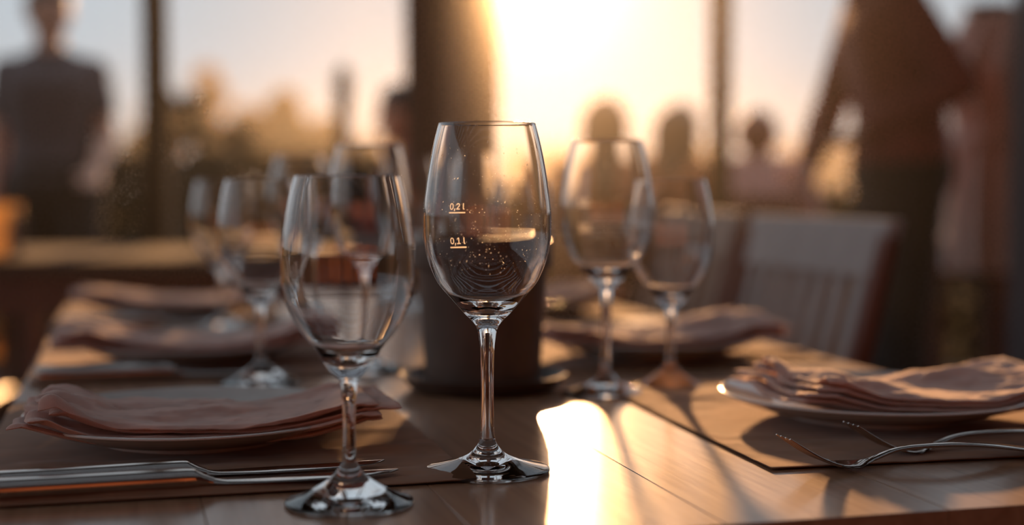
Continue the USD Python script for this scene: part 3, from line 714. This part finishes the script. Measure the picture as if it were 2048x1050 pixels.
    part(o, "trousers", soft(U([hull_spheres(lr(J["pelvis"], 0.072 * g, 0.118 + e * 0.6, 0, -0.02) + lr(J["pelvis"], 0.066 * g, 0.112 + e * 0.6, 0, 0.05))] + leg("L", 0.018) + leg("R", 0.018)), 0.03), M["trousers"], smooth=60)
    for s in "LR":
        a = J["an" + s]
        part(o, "shoe", soft(hull_spheres([S(a + [0, 0, -0.005], 0.043), S(a + [0, 0.035, -0.045], 0.040), S(a + [0, -0.17, -0.053], 0.032)], 12), 0.03, 3), M["shoe"], smooth=60)
    hs = [hull_spheres([S(hp(0, 0.022, 0.034), 0.090), S(hp(0, -0.018, 0.050), 0.080), S(hp(0, 0.03, 0.0), 0.078)])]
    if hair_long:
        hs.append(hull_spheres([S(hp(0.03, 0.035, 0.02), 0.075), S(hp(-0.03, 0.035, 0.02), 0.075), S(hp(0.05, 0.05, -0.12), 0.055), S(hp(-0.05, 0.05, -0.12), 0.055)]))
        hs.append(hull_spheres([S(hp(0.05, 0.05, -0.12), 0.055), S(hp(-0.05, 0.05, -0.12), 0.055), S(J["chest"] + [0.05, 0.10, 0.03], 0.035), S(J["chest"] + [-0.05, 0.10, 0.03], 0.035)]))
    part(o, "hair", soft(U(hs), 0.03, 3), M[hairm], smooth=60)
    for s in (-1, 1):
        c = hp(s * 0.032, -0.083, 0.010)
        m = trimesh.creation.icosphere(1, 0.0115); m.apply_translation(c)
        part(o, "eye", m, M["eye"], smooth=True)
    return o

def bend(pose, **kw):
    d = dict(pose); d.update(kw); return d

make_person("standing person in a grey shirt at the left edge, dark against the sky", (-1.775, 5.5, 0.0), 10, bend(STAND, shL=(0.162, 0.005, 1.385), shR=(-0.162, 0.005, 1.385), elL=(0.215, -0.01, 1.13), wrL=(0.19, -0.22, 1.00), elR=(-0.21, 0.03, 1.125), wrR=(-0.22, -0.04, 0.875)), "shirtgrey", "hairdark", sleeves="short", head_turn=0.5, girth=0.9, scale=0.985)
# the server: rust shirt, black trousers, one arm reaching down to the left, the other hand resting on the hip
srv = bend(STAND, pelvis=(0, 0.05, 0.96), hipL=(0.09, 0.05, 0.93), hipR=(-0.09, 0.05, 0.93), knL=(0.10, 0.03, 0.50), knR=(-0.10, 0.035, 0.50), belly=(0, 0.045, 1.11), chest=(0, 0.0, 1.30), neck=(0, -0.05, 1.445), head=(0, -0.10, 1.60), shL=(0.17, 0.0, 1.395), shR=(-0.17, -0.02, 1.40),
           elL=(0.235, 0.14, 1.175), wrL=(0.13, -0.07, 1.06), elR=(-0.20, -0.105, 1.125), wrR=(-0.05, -0.195, 0.975))
make_person("server in a rust shirt and black trousers standing over the guests' table", (1.065, 4.1, 0.0), -90, srv, "shirtrust", "hairdark", girth=1.1, scale=1.03)
make_person("seated guest with long dark hair seen from behind, right of the sunset glow", (0.39, 6.0, 0.0), 172, SIT, "shirtorange", "hairdark", hair_long=True)
make_person("seated guest leaning sideways with dark hair, between the glow and the slim post", (0.64, 6.1, 0.0), 150, bend(SIT, head=(-0.07, -0.03, 1.16), neck=(-0.03, 0, 1.02)), "shirtorange", "hairdark", hair_long=True)
make_person("seated guest with auburn hair beside the server's reaching arm", (1.03, 6.0, 0.0), 165, bend(SIT, head=(0, -0.03, 1.13), neck=(0, 0, 0.99), chest=(0, 0.01, 0.86)), "shirtpink", "hairred", hairm="hairred")
make_person("seated guest in profile with dark hair, half hidden behind the column", (-0.37, 5.3, 0.0), -80, SIT, "shirtrust", "hairdark")
for q, (x, y, rz, lb) in enumerate([(0.39, 6.05, 172, "chair of the long-haired guest right of the glow"), (0.64, 6.15, 150, "chair of the guest who leans sideways"), (1.03, 6.05, 165, "chair of the auburn-haired guest"), (-0.345, 5.3, -80, "chair of the guest behind the column")]):
    make_chair("chair", lb, M["chairwood"], (x, y, 0), rz, "guests' chairs behind")

# ------------------------------------------------------------------ outdoors: hedge, shrubs, trees
def leaves(centres, size, seed, flat=0.0):
    """One folded two-triangle-pair leaf at each centre."""
    r = np.random.default_rng(seed)
    n = len(centres)
    a = r.normal(size=(n, 3)); a /= np.linalg.norm(a, axis=1, keepdims=True)
    b = np.cross(a, r.normal(size=(n, 3))); b /= np.linalg.norm(b, axis=1, keepdims=True)
    c = np.cross(a, b)
    s = size * r.uniform(0.6, 1.3, (n, 1))
    P = [centres - a * s, centres + b * s * 0.42 + c * s * 0.12, centres + a * s, centres - b * s * 0.42 + c * s * 0.12]
    v = np.stack(P, 1).reshape(-1, 3)
    i = np.arange(n)[:, None] * 4
    return v, np.vstack([i + [0, 1, 2], i + [0, 2, 3]])

def blob_points(blobs, n, seed):
    r = np.random.default_rng(seed)
    w = np.array([b[3] * b[4] * b[5] for b in blobs]); w = w / w.sum()
    k = r.choice(len(blobs), n, p=w)
    d = r.normal(size=(n, 3)); d /= np.linalg.norm(d, axis=1, keepdims=True)
    d *= r.uniform(0.25, 1, (n, 1)) ** 0.45
    B = np.array(blobs)[k]
    return B[:, :3] + d * B[:, 3:6]

def make_tree(name, label, cat_, loc, h, rad, seed, n=2600, size=0.16, m="leaf", group=None, trunk=0.3):
    o = thing(name, label, cat_, loc, 0, group)
    r = np.random.default_rng(seed)
    blobs = []
    for k in range(9):
        t = r.uniform(trunk + 0.1, 0.95)
        w = rad * (1.1 - 0.75 * max(0, t - 0.45) / 0.55) * r.uniform(0.45, 0.75)
        an = r.uniform(0, 6.28)
        off = rad * (1 - t) * 0.7
        blobs.append((off * math.cos(an), off * math.sin(an), h * t, w, w, w * 0.7))
    blobs.append((0, 0, h * 0.9, rad * 0.32, rad * 0.32, h * 0.1))
    part(o, "foliage", leaves(blob_points(blobs, n, seed), size, seed), M[m], smooth=False)
    t = [bar((0, 0, -0.3), (0.03 * h * r.normal() * 0.2, 0, h * 0.55), 0.03 * h, 0.016 * h, 10)]
    for k in range(5):
        b = blobs[k]
        t.append(bar((0, 0, h * 0.3 + 0.05 * h * k * 0.6), b[:3], 0.012 * h, 0.004 * h, 8))
    part(o, "trunk", man(m3.Manifold.batch_boolean(t, m3.OpType.Add)), M["bark"])
    return o

TG = "trees on the hazy skyline"
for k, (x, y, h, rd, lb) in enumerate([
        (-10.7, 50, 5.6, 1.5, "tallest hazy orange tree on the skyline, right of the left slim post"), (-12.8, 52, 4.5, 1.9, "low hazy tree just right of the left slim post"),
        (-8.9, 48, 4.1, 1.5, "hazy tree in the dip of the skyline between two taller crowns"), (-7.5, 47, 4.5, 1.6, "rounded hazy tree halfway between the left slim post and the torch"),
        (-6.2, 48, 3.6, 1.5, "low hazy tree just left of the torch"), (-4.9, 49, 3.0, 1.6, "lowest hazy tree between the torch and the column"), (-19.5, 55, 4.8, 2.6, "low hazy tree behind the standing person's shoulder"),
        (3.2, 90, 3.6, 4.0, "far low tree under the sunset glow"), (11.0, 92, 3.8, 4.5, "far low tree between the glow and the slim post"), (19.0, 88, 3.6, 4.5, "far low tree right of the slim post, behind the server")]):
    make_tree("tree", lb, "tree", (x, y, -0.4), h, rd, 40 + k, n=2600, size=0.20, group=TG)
SG = "dark shrubs beyond the terrace"
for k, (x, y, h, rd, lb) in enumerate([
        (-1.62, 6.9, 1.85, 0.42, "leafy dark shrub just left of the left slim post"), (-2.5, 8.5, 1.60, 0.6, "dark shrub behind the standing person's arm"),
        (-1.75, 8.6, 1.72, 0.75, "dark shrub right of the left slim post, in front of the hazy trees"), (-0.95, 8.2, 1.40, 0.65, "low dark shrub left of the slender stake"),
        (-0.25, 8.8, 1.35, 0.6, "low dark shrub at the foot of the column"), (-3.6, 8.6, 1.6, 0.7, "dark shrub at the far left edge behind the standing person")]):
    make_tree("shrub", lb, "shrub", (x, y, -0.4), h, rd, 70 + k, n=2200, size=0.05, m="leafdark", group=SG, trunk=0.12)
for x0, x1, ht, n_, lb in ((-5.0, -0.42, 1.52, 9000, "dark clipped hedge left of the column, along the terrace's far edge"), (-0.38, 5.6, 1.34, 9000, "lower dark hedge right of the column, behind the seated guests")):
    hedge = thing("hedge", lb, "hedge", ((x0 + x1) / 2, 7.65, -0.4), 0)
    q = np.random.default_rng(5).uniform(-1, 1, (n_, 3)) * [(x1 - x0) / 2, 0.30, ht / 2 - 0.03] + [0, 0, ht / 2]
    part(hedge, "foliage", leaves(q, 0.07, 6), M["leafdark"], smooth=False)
    for k in range(6):
        xs_ = (x0 - x1) / 2 + (x1 - x0) * (k + 0.5) / 6
        part(hedge, "stem", man(bar((xs_, 0, 0.0), (xs_ + 0.05, 0.03, ht * 0.7), 0.025, 0.012, 8)), M["bark"])
stake = thing("garden_torch", "slender dark garden torch standing left of the column against the sky", "garden torch", (-0.71, 6.0, -0.4), 0)
part(stake, "pole", man(bar((0, 0, 0.034), (0, 0, 1.62), 0.034, 0.031, 12)), M["iron"])
part(stake, "burner", lathe_mesh([(0.0001, 1.60), (0.028, 1.61), (0.036, 1.66), (0.038, 1.78), (0.032, 1.80), (0.0001, 1.80)], 24), M["iron"])
part(stake, "snuffer_cap", lathe_mesh([(0.0001, 1.795), (0.034, 1.80), (0.028, 1.815), (0.012, 1.835), (0.0001, 1.84)], 24), M["iron"])

# ------------------------------------------------------------------ closed parasol at the right
par = thing("parasol", "closed greige canvas parasol with a flat top standing right of the server", "parasol", (1.515, 4.55, 0), 0)
def folds(stations, nfold=9, amp=0.16, seg=108):
    rings = []
    for z, r, dx in stations:
        a = np.arange(seg) * 2 * np.pi / seg
        rr = r * (1 + amp * np.cos(nfold * a + 0.6 * z) + 0.05 * np.cos(3 * a + 2 * z))
        rings.append(np.stack([dx + rr * np.cos(a), rr * np.sin(a), np.full(seg, z)], 1))
    v = np.vstack(rings + [rings[0].mean(0, keepdims=True), rings[-1].mean(0, keepdims=True)])
    n = len(stations); f = []
    for i in range(n - 1):
        for j in range(seg):
            p, q = i * seg + j, i * seg + (j + 1) % seg
            f += [[p, q, q + seg], [p, q + seg, p + seg]]
    for j in range(seg):
        f += [[n * seg, (j + 1) % seg, j], [n * seg + 1, (n - 1) * seg + j, (n - 1) * seg + (j + 1) % seg]]
    return trimesh.Trimesh(v, f, process=False)
part(par, "canopy", folds(spline([(0.66, 0.115, 0.0), (0.80, 0.112, 0.0), (1.05, 0.100, 0.0), (1.14, 0.098, 0.0), (1.22, 0.118, -0.015), (1.29, 0.130, -0.025), (1.38, 0.105, -0.005), (1.47, 0.078, 0.01), (1.49, 0.070, 0.01)], 60)), M["canvas"], smooth=50)
part(par, "strap", lathe_mesh([(0.118, 1.07), (0.122, 1.07), (0.122, 1.11), (0.118, 1.11), (0.118, 1.07)], 48), M["canvas"])
part(par, "pole", man(bar((0, 0, 0.05), (0, 0, 1.49), 0.022, 0.022, 14)), M["darkwood"])
part(par, "base", lathe_mesh([(0.0001, 0.0), (0.26, 0.0), (0.27, 0.01), (0.27, 0.05), (0.255, 0.065), (0.06, 0.075), (0.05, 0.30), (0.0001, 0.30)], 48), M["iron"])
part(par, "cap", lathe_mesh([(0.0001, 1.475), (0.074, 1.475), (0.074, 1.50), (0.068, 1.507), (0.0001, 1.507)], 32), M["trousers"])

# ------------------------------------------------------------------ evening haze and added lens veil
def haze(name, label, b0, b1, density, g=0.85):
    m = usdkit.material(stage, "/World/Looks/" + name + "_volume", {"v": ("principled_volume", {"color": (0.95, 0.92, 0.88), "density": density, "anisotropy": g})}, [], volume="v.volume")
    c, s = (np.array(b0) + b1) / 2, np.array(b1) - b0
    return tag(part(None, name, box(*c, *s), m, smooth=False), label, "haze", None, "stuff")
haze("lens_veil_haze", "thin volume added over the terrace to imitate the lens veil around the sun", (-3.4, 1.45, 0.02), (3.4, 4.05, 2.78), 0.0060, 0.96)  # added volume imitates lens veil and flare near the sun
haze("ground_haze", "low golden evening haze over the open ground among the far trees", (-45, 11.0, -0.39), (45, 75, 4.6), 0.0009, 0.85)
